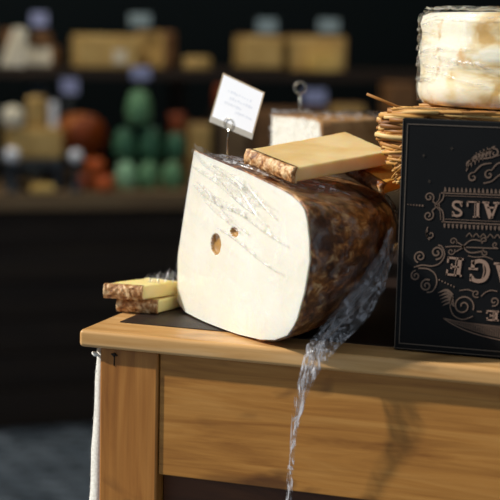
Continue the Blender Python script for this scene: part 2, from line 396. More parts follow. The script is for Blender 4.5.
# gathered tail of the film, pulled under the rim and hanging over the counter edge
path = [(.318, .085, 1.020), (.318, .066, .990), (.312, .045, .966), (.300, .025, .946), (.286, .006, .926), (.272, -.008, .905), (.2615, -.0135, .880), (.2545, -.0130, .855), (.2490, -.0115, .828), (.2455, -.0105, .802), (.2435, -.0095, .770), (.2420, -.009, .735)]
wid = [.003, .010, .017, .020, .0185, .0155, .010, .0062, .0042, .0032, .0036, .0048]
def sp(lst, t):
    x = t * (len(lst) - 1); i = min(int(x), len(lst) - 2); f = x - i; f = f * f * (3 - 2 * f) * .5 + f * .5
    if isinstance(lst[0], tuple): return Vector(lst[i]).lerp(Vector(lst[i + 1]), f)
    return lerp(lst[i], lst[i + 1], f)
bm = bmesh.new()
for k in range(4):
    ph = k * 1.6
    def tail(u, v, k=k, ph=ph):
        t = lerp(.0, 1 - .05 * k, v); p = sp(path, t); w = sp(wid, t)
        s = (u - .5) * 2
        ang = ph + t * 5 + s * 1.1
        off = Vector((cos(ang * .6) * s * w + .25 * w * sin(ph * 2 + t * 7), -abs(sin(ang)) * w * .42 - .001 * k, sin(ang) * w * .35))
        cr = .30 * w * noise.noise(Vector((s * 5.5 + k * 3, t * 4.5, k * 2.7))) + .10 * w * noise.noise(Vector((s * 9, t * 16, k)))
        return p + off + Vector((cr, -abs(cr) * .6, cr * .5))
    grid(bm, tail, 14, 110)
for f in bm.faces:
    if f.calc_center_median().z < .912 + .012 * sin(f.calc_center_median().x * 900): f.material_index = 1
link('wrap_tail', bm, [M['film_tail'], M['film_tail_glint']], wedge)['label'] = 'gathered shiny film tail hanging over the counter edge'

# ------------------------------------------------------------------ flat cuts of cheese
def slab(name, label, cat, quad_top, thick, mats, sides, loc, parts_rind=None, bev=.0025, rindname='rind', group=None, tilt_up=None):
    """quad_top: 4 corners (x, y, z) of the top face; sides: which edges carry rind"""
    q = [Vector(p) for p in quad_top]; n = (q[1] - q[0]).cross(q[3] - q[0]).normalized()
    if n.z < 0: n = -n
    root = tag(empty(name, loc), label, cat, group)
    c = sum(q, Vector()) / 4
    bm = bmesh.new()
    N = 26
    def top(u, v): return q[0].lerp(q[1], u).lerp(q[3].lerp(q[2], u), v)
    def dz(p): return n * .0007 * fbm((p.x * 45, p.y * 45, p.z * 45))
    a = grid(bm, lambda u, v: top(u, v) + dz(top(u, v)), N, N); b = grid(bm, lambda u, v: top(u, v) - n * thick, N, N)
    E = {0: [(i, 0) for i in range(N + 1)], 1: [(N, j) for j in range(N + 1)], 2: [(i, N) for i in range(N + 1)], 3: [(0, j) for j in range(N + 1)]}
    for e in E.values():
        for (i, j), (k, l) in zip(e, e[1:]): bm.faces.new((a[i][j], a[k][l], b[k][l], b[i][j]))
    link('paste', bm, mats[0], root, smooth=False, bevel=bev)
    cen = c - n * thick * .5
    for s in sides:
        p0, p1 = q[s], q[(s + 1) % 4]
        o = ((p0 + p1) / 2 - c); d = (p1 - p0).normalized(); o = (o - d * o.dot(d)).normalized()
        bm = bmesh.new()
        def shell(u, v, t=0.):
            p = p0.lerp(p1, lerp(-.004, 1.004, u)); ang = lerp(-1, 1, v)
            bul = .0035 * (1 - ang * ang) + .0012
            pp = p - n * thick * lerp(-.03, 1.03, v) + o * (bul - t)
            if t == 0: pp += o * (.0016 * fbm((pp.x * 170, pp.y * 170, pp.z * 170)))
            return pp
        A = grid(bm, shell, 60, 16); B = grid(bm, lambda u, v: shell(u, v, .0055), 60, 16)
        for j in (0, 16):
            for i in range(60): bm.faces.new((A[i][j], A[i + 1][j], B[i + 1][j], B[i][j]))
        for i in (0, 60):
            for j in range(16): bm.faces.new((A[i][j], A[i][j + 1], B[i][j + 1], B[i][j]))
        link('rind', bm, mats[1], root)
    return root
# on top of the wedge
A_, B_, C_ = Vector((.163, .068, 1.0955)), Vector((.231, .018, 1.083)), Vector((.303, .135, 1.0958))
D_ = Vector((.229, .215, 1.109))
slab('cheese_slab', 'flat tan slab of cheese lying on top of the large wedge', 'cheese', [A_, B_, C_, D_], .0155, (M['gold'], M['slicerind']), [0], (.23, .11, 1.08))
slab('cheese_slice', 'amber cheese slice with dark rind tucked under the tan slab', 'cheese',
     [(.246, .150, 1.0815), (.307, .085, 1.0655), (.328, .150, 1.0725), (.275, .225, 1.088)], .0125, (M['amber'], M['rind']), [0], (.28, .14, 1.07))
# stack beside the wedge
slab('cheese_slice', 'lower pale cheese slice lying on the counter left of the wedge', 'cheese',
     [(-.003, .108, .9165), (.0445, .112, .9165), (.058, .176, .9165), (.003, .178, .9165)], .0148, (M['yellow'], M['slicerind']), [0], (.03, .14, .902))
us = slab('cheese_slice', 'upper yellow cheese slice with brown rind end stacked left of the wedge', 'cheese',
     [(-.014, .097, .9335), (.031, .100, .9335), (.054, .152, .9335), (.012, .160, .9335)], .0155, (M['yellow'], M['slicerind']), [0], (.02, .13, .917))
bm = bmesh.new()
for k in range(7):
    x0, y0 = R(.022, .046), R(.125, .15)
    def tuft(u, v, k=k, x0=x0, y0=y0):
        return Vector((x0 + (u - .5) * .016 * (1 - .4 * v) + R(-.001, .001), y0 + v * .006 + .004 * sin(u * 6 + k), .934 + v * (.006 + .006 * ((k * 37) % 5) / 4) + .002 * sin(u * 9 + k * 2)))
    grid(bm, tuft, 8, 6)
link('plastic_wrap', bm, M['film_tail'], us)['label'] = 'crumpled clear film on the slice'

# ------------------------------------------------------------------ price card on wire holder in the wedge
def ring(bm, c, r, rad, ax, az, n=28):
    pts = [Vector(c) + ax * r * cos(2 * pi * k / n) + az * r * sin(2 * pi * k / n) for k in range(n + 1)]
    tube(bm, pts, rad, 8)
XA, ZA = Vector((cos(radians(18.8)), sin(radians(18.8)), 0)), Vector((0, 0, 1))
h = tag(empty('card_holder', (.0897, .21, 1.08)), 'steel wire card holder stuck into the large holey wedge', 'card holder')
bm = bmesh.new(); tube(bm, [(.0897, .2080, 1.070), (.0897, .2088, 1.095), (.0898, .2096, 1.1055)], .0009, 8); link('stem', bm, M['steel'], h)
bm = bmesh.new(); XC = Vector((cos(radians(20)), -sin(radians(20)), 0)); ring(bm, (.0898, .2096, 1.1120), .0066, .0006, XC, ZA); ring(bm, (.0908, .2126, 1.1120), .0066, .0006, XC, ZA); link('ring', bm, M['steel'], h)
cq = [Vector((.0612, .2216, 1.1131)), Vector((.1225, .1993, 1.0961)), Vector((.1388, .1933, 1.1505)), Vector((.0799, .2148, 1.1708))]
cc = sum(cq, Vector()) / 4
def cp_(u, v, y=0.): return cq[0].lerp(cq[1], u).lerp(cq[3].lerp(cq[2], u), v) + Vector((0, y, 0))
pc = tag(empty('price_card', tuple(cc)), 'white price card tilted in a wire holder above the wedge', 'price card')
def plate(bm, u0, u1, v0, v1, y0, y1):
    q = [(u0, v0), (u1, v0), (u1, v1), (u0, v1)]
    a = [bm.verts.new(cp_(*p, y0)) for p in q]; b = [bm.verts.new(cp_(*p, y1)) for p in q]
    bm.faces.new(a); bm.faces.new(b[::-1])
    for i in range(4): bm.faces.new((a[i], a[(i + 1) % 4], b[(i + 1) % 4], b[i]))
bm = bmesh.new(); plate(bm, .03, .97, .12, .97, -.0002, .0002); link('card', bm, M['paper'], pc, smooth=False)
bm = bmesh.new(); plate(bm, 0, 1, 0, .12, -.0003, .0003); link('bottom_strip', bm, M['sleevestrip'], pc, smooth=False)
bm = bmesh.new()
plate(bm, 0, .03, .12, 1, -.0003, .0003); plate(bm, .97, 1, .12, 1, -.0003, .0003); plate(bm, .03, .97, .97, 1, -.0003, .0003)
link('sleeve_rim', bm, M['cardedge'], pc, smooth=False)
bm = bmesh.new()
for (u0, u1, v) in ((.22, .80, .70), (.30, .86, .58), (.22, .62, .46), (.5, .88, .36)):
    for k in range(9):
        a = lerp(u0, u1, k / 9); plate(bm, a, a + (u1 - u0) / 9 * R(.4, .9), v + R(-.01, .01), v + R(.03, .055), -.0004, -.0002)
link('handwriting', bm, M['paperink'], pc, smooth=False)['label'] = 'faint pale writing'

# ------------------------------------------------------------------ cheese piece behind the wedge with its own wire holder
w2 = Wedge((.048, .50, OZ), radians(-30), radians(70),
    [(0, .094), (.2, .098), (.6, .1), (.9, .098), (1, .094)], [(0, .003), (.1, 0), (.9, 0), (1, .003)], [(0, .207), (.5, .207), (.9, .206), (1, .203)], [(0, .0), (1, .0)], bulge=.001,
    rs=lambda w: 1 + .9 * w * (1 - w) * 0 + .75 * w)
bc = tag(empty('cheese_wedge', (.1, .5, OZ)), 'small white wedge with tan rind standing behind the large wedge', 'cheese')
link('paste', w2.paste(.002, (), 30, 30, 24), M['white'], bc); link('rind', w2.rind(.0025, .001, 70, 40), M['tanrind'], bc)['label'] = 'tan rind'
bm = bmesh.new()
grid(bm, lambda u, v: w2.P(u, lerp(.7, 1, v), 0, 0, .0015) + w2.n0 * (.0015 + .003 * ridge(u * 8, v * 4, 2)), 40, 20)
grid(bm, lambda u, w: w2.P(u, 1, w, 0, .0015) + Vector((0, 0, .006 * ridge(u * 6, w * 7, 4))), 40, 30)
link('plastic_wrap', bm, M['fold'], bc)
h2 = tag(empty('card_holder', (.087, .50, 1.108)), 'empty steel wire card holder on the small cheese behind', 'card holder')
bm = bmesh.new(); tube(bm, [(.0868, .50, 1.09), (.087, .50, 1.12), (.087, .50, 1.137)], .0012, 8); link('stem', bm, M['steel'], h2)
bm = bmesh.new(); ring(bm, (.087, .498, 1.1455), .0075, .0010, XA, ZA); ring(bm, (.087, .4995, 1.1455), .0075, .0010, XA, ZA); link('ring', bm, M['steel'], h2)

# ------------------------------------------------------------------ straw bale with the round cheese on it
bale = tag(empty('straw_bale', (.45, .18, T + .001)), 'bale of golden straw standing behind the black board', 'straw bale')
bm = bmesh.new(); box(bm, .342, .60, .068, .30, T + .001, 1.138); link('bale_core', bm, M['strawcore'], bale)
bm = bmesh.new()
def straw(p, d, L, r, bend=.0):
    p = Vector(p); d = Vector(d).normalized(); s = Vector((0, 0, 1))
    pts = [p + d * L * t + s * bend * sin(pi * t) for t in (0, .33, .66, 1)]
    tube(bm, pts, [r, r * 1.05, r, r * .8], 6)
for k in range(900):
    z = R(T + .02, 1.145); y = R(.060, .30) if k % 3 else R(.060, .12)
    tip = interp(z, [(T, .346), (1.06, .343), (1.075, .324), (1.095, .316), (1.12, .304), (1.135, .306), (1.147, .322)]) + R(-.005, .018) + (.045 if y > .075 and z < 1.115 else 0)
    straw((tip, y, z), (1, R(-.10, .10), R(-.10, .10)), R(.05, .2), R(.0014, .0030), R(-.006, .004))
for k in range(520):   # top and front faces
    x = R(.318, .56)
    straw((x, R(.058, .30), 1.1405 + R(-.004, .004)), (1, R(-.35, .35), R(-.05, .05)), R(.03, .10), R(.0011, .002), R(-.002, .003))
for k in range(140):
    x = R(.34, .56)
    straw((x, .0605 + R(-.001, .006), R(.92, 1.143)), (1, R(-.05, .05), R(-.2, .2)), R(.03, .12), R(.0011, .002))
for k in range(420):  # ragged near end
    z = R(1.088, 1.1445); tip = interp(z, [(1.088, .318), (1.12, .304), (1.135, .306), (1.147, .320)]) + R(-.004, .012)
    straw((tip, R(.058, .105), z), (1, R(-.16, .16), R(-.14, .14)), R(.03, .07), R(.0012, .0026), R(-.003, .003))
for k in range(60):  # frayed stubs at the near end
    z = R(1.066, 1.10); straw((R(.320, .330), R(.058, .070), z), (1, R(-.4, .2), R(.3, 1.2)), R(.012, .024), R(.0008, .0016))
for v in bm.verts: v.co.z = min(max(v.co.z, T + .003), 1.1448); v.co.y = max(v.co.y, .0545)
o = link('straws', bm, M['straw'], bale); o['kind'] = 'stuff'
bm = bmesh.new(); straw((.287, .08, 1.1575), (.040, .012, -.016), .075, .0016); link('loose_straw', bm, M['straw'], bale)['label'] = 'single straw sticking out'

wc = tag(empty('round_cheese', (.446, .196, 1.1455)), 'round marbled cream cheese wrapped in film on the straw bale', 'cheese')
def wob(a, z): return 1 + .010 * fbm((cos(a) * 3, sin(a) * 3, z * 25))
bm = bmesh.new()
prof = [(0.001, 1.1455), (.10, 1.1455), (.121, 1.147), (.126, 1.153)] + [(.127 + .0015 * sin(i * 1.3), 1.153 + i * .0078) for i in range(1, 11)] + [(.125, 1.239), (.118, 1.2425), (.10, 1.2435), (.05, 1.2445), (.001, 1.2445)]
lathe(bm, prof, 128, .446, .196, 0, wob=wob); link('paste', bm, M['marble'], wc)
bm = bmesh.new()
def wf(a, t):
    ang = a * 2 * pi; z = lerp(1.149, 1.2455, t)
    r = .1274 * wob(ang, z) + .0022 * ridge(ang * 2.2 + t * 4, t * 6, 4) + .0016 * ridge(ang * 9 + t * 14, t * 9, 1) - (.006 * max(0, t - .93) / .07)
    return Vector(((.446) + r * cos(ang), .196 + r * sin(ang), z))
g = grid(bm, wf, 160, 40, 0, True)
def wt(a, t):
    ang = a * 2 * pi; p = wf(a, 1); c = Vector((.446, .196, 1.2465))
    q = p.lerp(c, t); q.z += .0045 * ridge(q.x * 60, q.y * 60, 2) * (1 - abs(2 * t - .4) * .5); return q
grid(bm, wt, 160, 20, 0, True)
link('plastic_wrap', bm, M['film'], wc)['label'] = 'wrinkled clear film'

bm = bmesh.new()
for k in range(26):
    a0_, z0_, L_, wd_, sl_ = rf.uniform(2.4, 5.2), rf.uniform(1.165, 1.238), rf.uniform(.35, 1.1), rf.uniform(.0015, .0055), rf.uniform(-.012, .012)
    def wr_(u, v):
        ang = a0_ + L_ * u; z = z0_ + sl_ * u + .002 * sin(u * 7 + k); tap = sin(pi * u) ** .7
        r = .1295 * wob(ang, z) + .0022 * sin(pi * v) * tap
        return Vector((.446 + r * cos(ang), .196 + r * sin(ang), z + (v - .5) * wd_ * tap))
    grid(bm, wr_, 26, 5)
link('film_fold', bm, M['fold'], wc)['label'] = 'whitish creases of the film'

# ------------------------------------------------------------------ the black board, standing upside down
SX, SZ = .00101, .001026
def sg(x, y):  # drawing units of the printed design -> board coordinates
    yy = y - (x - 400) * (.04 + .06 * (y - 119) / 230); xx = x - 402 + 6 * (y - 119) / 230
    return .335 + xx * .00100, .901 + (349 - yy) * .0010225
FY = .0405
bd = tag(empty('menu_board', (.45, .045, T + .001)), 'black printed board standing upside down in front of the straw', 'board')
bm = bmesh.new(); box(bm, .335, .585, FY, .052, .901, 1.1365); link('panel', bm, M['board'], bd, bevel=.0012)
def stroke(bm, pts, w, lift=.0006):
    pts = [Vector((p[0], p[1], 0)) for p in pts]; n = len(pts); L, Rr = [], []
    for i, p in enumerate(pts):
        d = (pts[min(i + 1, n - 1)] - pts[max(i - 1, 0)]); d.normalize(); a = Vector((-d.y, d.x, 0))
        ww = (w(i / (n - 1)) if callable(w) else w) / 2
        L.append(p + a * ww); Rr.append(p - a * ww)
    ring_ = L + Rr[::-1]
    def V(p, y): X, Z = sg(p.x, p.y); return bm.verts.new((X, y, Z))
    fL = [V(p, FY - lift) for p in L]; fR = [V(p, FY - lift) for p in Rr]
    bL = [V(p, FY + .0002) for p in L]; bR = [V(p, FY + .0002) for p in Rr]
    for i in range(n - 1):
        bm.faces.new((fL[i], fL[i + 1], fR[i + 1], fR[i])); bm.faces.new((fL[i], bL[i], bL[i + 1], fL[i + 1])); bm.faces.new((fR[i], fR[i + 1], bR[i + 1], bR[i]))
    for i in (0, n - 1): bm.faces.new((fL[i], fR[i], bR[i], bL[i]))
def curve(ctrl, n=8):
    out = []; P = [ctrl[0]] + list(ctrl) + [ctrl[-1]]
    for i in range(1, len(P) - 2):
        for k in range(n):
            t = k / n; a, b, c, d = (Vector(P[i + j - 1]).to_2d() if False else Vector((P[i + j - 1][0], P[i + j - 1][1])) for j in range(4))
            out.append(.5 * ((2 * b) + (c - a) * t + (2 * a - 5 * b + 4 * c - d) * t * t + (3 * b - a - 3 * c + d) * t ** 3))
    out.append(Vector(ctrl[-1])); return [(p[0], p[1]) for p in out]
def spiral(cx, cy, r, turns, a0, sgn=1, n=40): return [(cx + r * (1 - .85 * k / n) * cos(a0 + sgn * 2 * pi * turns * k / n), cy + r * (1 - .85 * k / n) * sin(a0 + sgn * 2 * pi * turns * k / n)) for k in range(n + 1)]
def dot(bm, x, y, r): stroke(bm, [(x - r, y), (x - r * .7, y), (x + r * .7, y), (x + r, y)], lambda t: 2 * r * (.45 if t in (0, 1) else 1))
MX = 523.5  # the design is mirror-symmetric about this line
# border lines and frame
bm = bmesh.new()
for d, w in ((5.2, .9),):
    for seg in (((402 + d, 119 + d + .3), (645 - d, 129 + d)), ((402 + d, 119 + d), (396 + d, 349 - d - 1)), ((396 + d, 349 - d - 1.5), (645 - d, 373 - d - 1.5))): stroke(bm, [seg[0], seg[1]], w)
stroke(bm, [(397.5, 347), (640, 371)], .6); stroke(bm, [(402.6, 121), (396.6, 347)], .7)
link('border_lines', bm, M['inkline'], bd, smooth=False)
def flourish(bm, f):
    st = lambda pts, w: stroke(bm, [f(p) for p in pts], w)
    tp = lambda w: (lambda t: w * (.35 + .65 * sin(pi * min(1, t * .9 + .1))))
    # crest scrolls
    st(curve([(467, 171), (470, 163), (478, 159), (489, 158), (500, 155)]), tp(1.8))
    st(curve([(468, 165), (474, 157), (482, 153), (490, 150)]), tp(1.4))
    st(spiral(473.5, 177, 5, 1.2, -1.2, -1), tp(1.6)); st(curve([(475, 172), (482, 165), (492, 163)]), tp(1.6))
    st(spiral(489.5, 174.5, 5, 1.2, -1, -1), tp(1.6)); st(curve([(492, 170), (497, 164), (503, 162)]), tp(1.5))
    st(spiral(494.5, 153, 5.5, 1.3, 2.4, 1), tp(1.6))
    for i in range(4): st([(479 + i * 3.4, 159 - i * 1.2), (476.5 + i * 3.6, 152.5 - i * 1.6)], 1.0)
    for i in range(7): st(curve([(468.5 + i * 3.6, 169 - i * 2.2), (467.5 + i * 4.0, 163.5 - i * 2.4), (470.5 + i * 4.1, 160 - i * 2.3)]), (lambda t: 2.0 * sin(pi * max(.1, t * .93))))
    st(curve([(484, 183), (492, 181), (498, 176), (505, 172)]), 1.2)
    link('scrollwork', bm, M['inkdim'], bd, smooth=False); bm = bmesh.new()
    # banner end
    st(curve([(445, 191), (444, 198), (439, 204.5), (444, 211), (445, 221)]), 1.2)
    st(curve([(441, 193), (440, 199), (436, 204.5), (441, 210), (442, 219)]), .8)
    st(spiral(430, 196.5, 5.2, 1.4, .9, -1), 1.3); st(curve([(433, 200), (437, 203), (441, 204.5)]), 1.2)
    st(spiral(429.5, 214.5, 5.6, 1.4, -.9, 1), 1.3); st(curve([(433, 210), (437, 206.5), (441, 205)]), 1.2)
    for i in range(6): dot(bm, *f((408.5 + i * 3., 203.6 + i * .25)), .55 + .08 * i)
    link('scrollwork', bm, M['inkdim'], bd, smooth=False); bm = bmesh.new()
    # middle sprig
    st(spiral(455, 240.5, 4, 1.2, .6, -1), 1.); st(spiral(453, 250.5, 4, 1.2, -.6, 1), 1.)
    st(curve([(447, 246), (456, 245.5), (465, 246)]), 1.1); st(curve([(458, 241), (462, 243), (465, 246), (461, 249), (457, 251)]), 1.2)
    st(curve([(465, 246), (470, 241), (476, 239), (485, 241)]), 1.2); st(curve([(465, 246), (470, 251), (476, 252), (486, 250)]), 1.2); st(curve([(468, 246.5), (480, 247), (500, 248)]), 1.0)
    st(spiral(486, 239.5, 3.6, 1.1, 2, 1), 1.); st(spiral(487, 252, 3.6, 1.1, -2, -1), 1.)
    dot(bm, *f((465, 246)), 1.6)
    for i in range(5): st(curve([(468 + i * 7, 236 + i * .4), (471 + i * 7, 232.5 + i * .4), (474 + i * 7, 236.3 + i * .4)]), .9)
    st(spiral(497, 244, 3.2, 1.1, 1, 1), 1.); st(curve([(470, 255), (478, 256.5), (487, 256), (495, 259)]), .9)
    link('scrollwork', bm, M['inkdim'], bd, smooth=False); bm = bmesh.new()
    # large side scrolls
    st(spiral(432, 233.5, 5, 1.1, -2.2, -1), 1.2); st(curve([(429, 226), (427.5, 233), (431, 239)]), 1.2)
    st(spiral(421.6, 255.5, 6.2, 1.5, 1.9, 1), 1.5); st(spiral(438.5, 251.5, 7, 1.5, 1.7, -1), 1.6)
    st(curve([(415.5, 266), (424, 264), (434, 265), (442, 262), (446.5, 254), (444, 246), (440, 244)]), 1.3)
    st(spiral(417.4, 274.6, 5.2, 1.4, -1.6, -1), 1.5); st(spiral(428.4, 284.5, 6.4, 1.5, -1, -1), 1.6)
    st(curve([(420, 267), (430, 268), (437, 273), (439, 282), (435, 290), (429, 291.5)]), 1.3)
    for i in range(6): dot(bm, *f((441.5 + i * 3, 279 + i * 1.4)), .8)
    # leaf and ring above the lowest word
    for i in range(5): st(curve([(440.5 + i * 1.2, 292 + i * 3.2), (449 + i * 1.0, 289.5 + i * 3.1), (456 + i * .3, 294 + i * 3)]), (lambda t: 2.6 * sin(pi * max(.08, t * .92))))
    st(spiral(466, 305.5, 11, 1.6, .4, -1, 60), 1.4); st(curve([(455, 296), (453, 306), (457, 315), (466, 319), (476, 316)]), 1.1)
    st(spiral(479, 293, 4.2, 1.2, 1, 1), 1.1); st(curve([(462, 290), (470, 289), (476, 291)]), 1.); st(spiral(497, 301, 5, 1.3, 2, -1), 1.3)
    st(curve([(484, 296), (488, 292), (494, 290), (500, 291)]), 1.1); st([(480, 311), (485, 311.6)], 1.5)
    return bm
for f_ in (lambda p: p, lambda p: (2 * MX - p[0], p[1] + .12 * (MX - p[0]) * -1)):
    bm = flourish(bmesh.new(), f_)
    link('scrollwork', bm, M['inkdim'], bd, smooth=False)['label'] = 'dull tan printed scrolls'
bm = bmesh.new()
stroke(bm, [(442, 192.3), (600, 199)], 1.1); stroke(bm, [(443, 220.8), (600, 229.5)], 1.1); stroke(bm, [(446, 195), (600, 201.5)], .5); stroke(bm, [(446, 218.2), (600, 226.6)], .5)
for i in range(34):
    x = 446 + i * 4.2; y = 188.6 + (x - 446) * .042; stroke(bm, [(x, y - 2.0), (x + .1, y - .6), (x + .2, y + 2.4)], lambda t: .8 + 1.8 * t)
    y = 225.2 + (x - 446) * .056; stroke(bm, [(x, y - 2.4), (x + .1, y + .8), (x + .2, y + 1.8)], lambda t: 2.4 - 1.6 * t)
link('banner_lines', bm, M['inkdim'], bd, smooth=False); bm = bmesh.new()
for i in range(86):   # hatched crescent
    x = 448 + i * 1.75; u = (x - 448) / 149; top = 318.5 + 19 * u ** .9; bot = top + 13 * sin(pi * min(1, u)) ** .8
    if bot - top > .6: stroke(bm, [(x, top), (x + .6, bot)], .75)
stroke(bm, curve([(446, 317.5), (458, 325), (475, 332.5), (500, 339.5), (530, 344.5), (560, 345), (582, 342), (600, 338)]), 1.0); stroke(bm, curve([(446, 317.5), (460, 320.8), (480, 324), (500, 327), (530, 330.5), (560, 333.5), (600, 338)]), 1.0)
link('hatched_crescent', bm, M['inkdim'], bd, smooth=False)
# lettering, upside down
GL = {
 'L': [([(.14, 0), (.14, 1)], .2), ([(0, .04), (.94, .04)], .1), ([(0, .96), (.5, .96)], .1), ([(.9, .0), (.9, .34)], .12), ([(.36, 0), (.36, 1)], .05)],
 'A': [([(.14, .04), (.46, 1)], .12), ([(.5, 1), (.8, .04)], .24), ([(.25, .34), (.72, .34)], .09), ([(0, .04), (.36, .04)], .1), ([(.6, .04), (1, .04)], .1)],
 'E': [([(.2, 0), (.2, 1)], .22), ([(0, .05), (.92, .05)], .11), ([(0, .95), (.9, .95)], .11), ([(.2, .5), (.66, .5)], .1), ([(.88, .0), (.88, .32)], .1), ([(.86, .7), (.86, 1)], .1), ([(.64, .36), (.64, .64)], .09), ([(.42, 0), (.42, 1)], .05)],
 'S': [(curve([(.84, .74), (.76, .90), (.5, .95), (.22, .88), (.17, .70), (.40, .55), (.66, .46), (.84, .30), (.78, .11), (.5, .05), (.24, .10), (.14, .27)], 6), .19), ([(.87, .66), (.87, 1)], .1), ([(.12, 0), (.12, .36)], .1)],
 'G': [(curve([(.86, .76), (.74, .92), (.5, .96), (.25, .86), (.13, .62), (.13, .38), (.25, .14), (.5, .04), (.72, .10), (.82, .22)], 6), .17), ([(.82, .04), (.82, .42)], .16), ([(.58, .42), (1, .42)], .09), ([(.88, .66), (.88, .98)], .09), (curve([(.36, .84), (.3, .5), (.36, .16)], 6), .05)],
}
def letter(bm, ch, x0, y0, x1, y1, slope=0., sheer=0.):
    W, Hh = x1 - x0, y1 - y0
    for pts, w in GL[ch]:
        stroke(bm, [(x1 - u * W + sheer * (v - .5), y0 + v * Hh + slope * (x1 - u * W - x0)) for u, v in pts], w * W, .0009)
bm = bmesh.new()
letter(bm, 'S', 452.5, 200, 464.5, 215.5, .05); letter(bm, 'L', 467.5, 200.5, 481, 216.5, .05); letter(bm, 'A', 483.5, 201.2, 500.5, 217.4, .05)
link('lettering', bm, M['ink'], bd, smooth=False); bm = bmesh.new()
letter(bm, 'E', 447.5, 255.5, 465, 274, .12, -2); letter(bm, 'G', 471, 258.5, 493, 280.5, .08, -1); letter(bm, 'A', 496, 262, 518, 285.5, .06)
link('lettering', bm, M['ink'], bd, smooth=False); bm = bmesh.new()
letter(bm, 'E', 488.5, 310, 502, 320, .08)
link('lettering', bm, M['ink'], bd, smooth=False)
for x, y in ((424, 155.5), (452, 148.5), (430, 181)):
    bm = bmesh.new()
    for a in (0, pi / 2): stroke(bm, [(x - 1.5 * cos(a), y - 1.5 * sin(a)), (x, y), (x + 1.5 * cos(a), y + 1.5 * sin(a))], lambda t: .2 + 1.2 * (1 - abs(2 * t - 1)))
    link('star', bm, M['inkline'], bd, smooth=False)

# ------------------------------------------------------------------ market hall
def struct(name, bm, mt, loc=(0, 0, 0)):
    o = link(name, bm, mt, None, loc, smooth=False); o['kind'] = 'structure'; return o
bm = bmesh.new(); box(bm, -6, 7, -5, 9, -.06, 0); struct('floor', bm, M['floor'])
bm = bmesh.new(); box(bm, -3.25, -3.05, .65, 9, 0, 4.6); struct('sun_block_wall', bm, M['hall'])  # unseen, added to keep the sun off the stall behind
bm = bmesh.new(); box(bm, 5.0, 5.2, .65, 9, 0, 4.6); struct('sky_block_wall', bm, M['hall'])  # unseen, added to close off sky light from the right
bm = bmesh.new(); box(bm, -3.25, 5.2, 6.2, 6.4, 0, 4.6); struct('wall_back', bm, M['hall'])
bm = bmesh.new(); box(bm, -3.25, 5.2, .65, 6.4, 2.7, 2.85); struct('sky_block_ceiling', bm, M['hallceil'])  # unseen roof added to keep the background dark

# ------------------------------------------------------------------ market stall across the aisle (own frame: u along, w back, z up)
PH = radians(36); GX, GY = -.79, 2.88
def st_w(u, w, z=0.): return (GX + u * cos(PH) - w * sin(PH), GY + u * sin(PH) + w * cos(PH), z)
CZ, SHZ = .735, 1.092  # tops of the stall counter and shelf
stall = tag(empty('market_stall', st_w(0, 0, 0), PH), 'dark wooden market stall with counter and raised shelf of cheeses', 'market stall')
def local(name, bm, mt, parent, smooth=False, bevel=.0): return link(name, bm, mt, parent, smooth=smooth, world=False, bevel=bevel)
bm = bmesh.new(); box(bm, -1.5, 1.7, 0, .95, CZ - .05, CZ); local('counter_top', bm, M['counterwood'], stall, bevel=.004)
bm = bmesh.new(); box(bm, -1.48, 1.68, .12, .16, 0, CZ - .05)
for k in range(6): box(bm, -1.48, 1.68, .105, .12, .04 + k * .108, .125 + k * .108)
local('slatted_front', bm, M['darkwood'], stall)
bm = bmesh.new(); box(bm, -1.5, 1.7, .30, .75, SHZ - .03, SHZ); local('raised_shelf', bm, M['darkwood'], stall)
for x in (-1.45, -.1, 1.62):
    bm = bmesh.new(); box(bm, x, x + .05, .62, .67, CZ, SHZ - .03); local('shelf_post', bm, M['darkwood'], stall)
bm = bmesh.new(); box(bm, -1.5, 1.7, .95, .98, 0, 2.0); local('back_board', bm, M['hallceil'], stall)

def sroot(name, u, w, z, label, cat, group=None, rz=0.): return tag(empty(name, st_w(u, w, z + .0008), PH + rz), label, cat, group)
def jit(bm, s, sc=20):
    for v in bm.verts: v.co += Vector((fbm(v.co * sc), fbm(v.co * sc + Vector((5, 1, 2))), fbm(v.co * sc + Vector((1, 7, 3))))) * s
def block(name, label, u0, u1, w, dep, z, h, paste, rind, group='cheeses on the stall', rz=0., top=True):
    """rectangular cut of cheese: paste body, rind over top and back"""
    r = sroot(name, (u0 + u1) / 2, w + dep / 2, z, label, 'cheese', group, rz); a = (u1 - u0) / 2
    bm = bmesh.new(); box(bm, -a, a, -dep / 2, dep / 2, 0, h); local('paste', bm, M[paste], r, True, .006)
    if rind:
        bm = bmesh.new(); box(bm, -a + .002, a + .003, -dep / 2 + .004, dep / 2 + .003, h - .006, h + .004); box(bm, a - .003, a + .004, -dep / 2 + .004, dep / 2 + .003, .002, h - .006); local('rind', bm, M[rind], r, True, .002)
    return r
def wheelcut(name, label, u, w, z, rad, h, paste, rind, a0, sweep, group='cheeses on the stall'):
    """part of a round cheese: rind shell and cut faces; a0 = direction of the first cut in the stall frame"""
    r = sroot(name, u, w, z, label, 'cheese', group)
    b = Wedge((0, 0, 0), a0, sweep, [(0, rad * .94), (.15, rad), (.85, rad), (1, rad * .94)], [(0, 0), (1, 0)], [(0, h), (1, h * .97)], [(0, 0), (1, 0)], bulge=0)
    local('paste', b.paste(.004, (), 16, 12, 24), M[paste], r, True); local('rind', b.rind(.005, 0, 40, 30), M[rind], r, True); return r
def pcard(u, w, z, label, ww, hh, mt='greycard', stem=.03, rz=-.3, group='price cards on the stall'):
    r = sroot('price_card', u, w, z, label, 'price card', group, rz)
    ww *= .84; hh *= .86; bm = bmesh.new(); box(bm, -ww / 2, ww / 2, -.001, .001, stem, stem + hh); local('card', bm, M[mt], r)
    bm = bmesh.new(); tube(bm, [(0, .002, .0005), (0, .002, stem + .012)], .0015, 6); local('pin', bm, M['steel'], r); return r

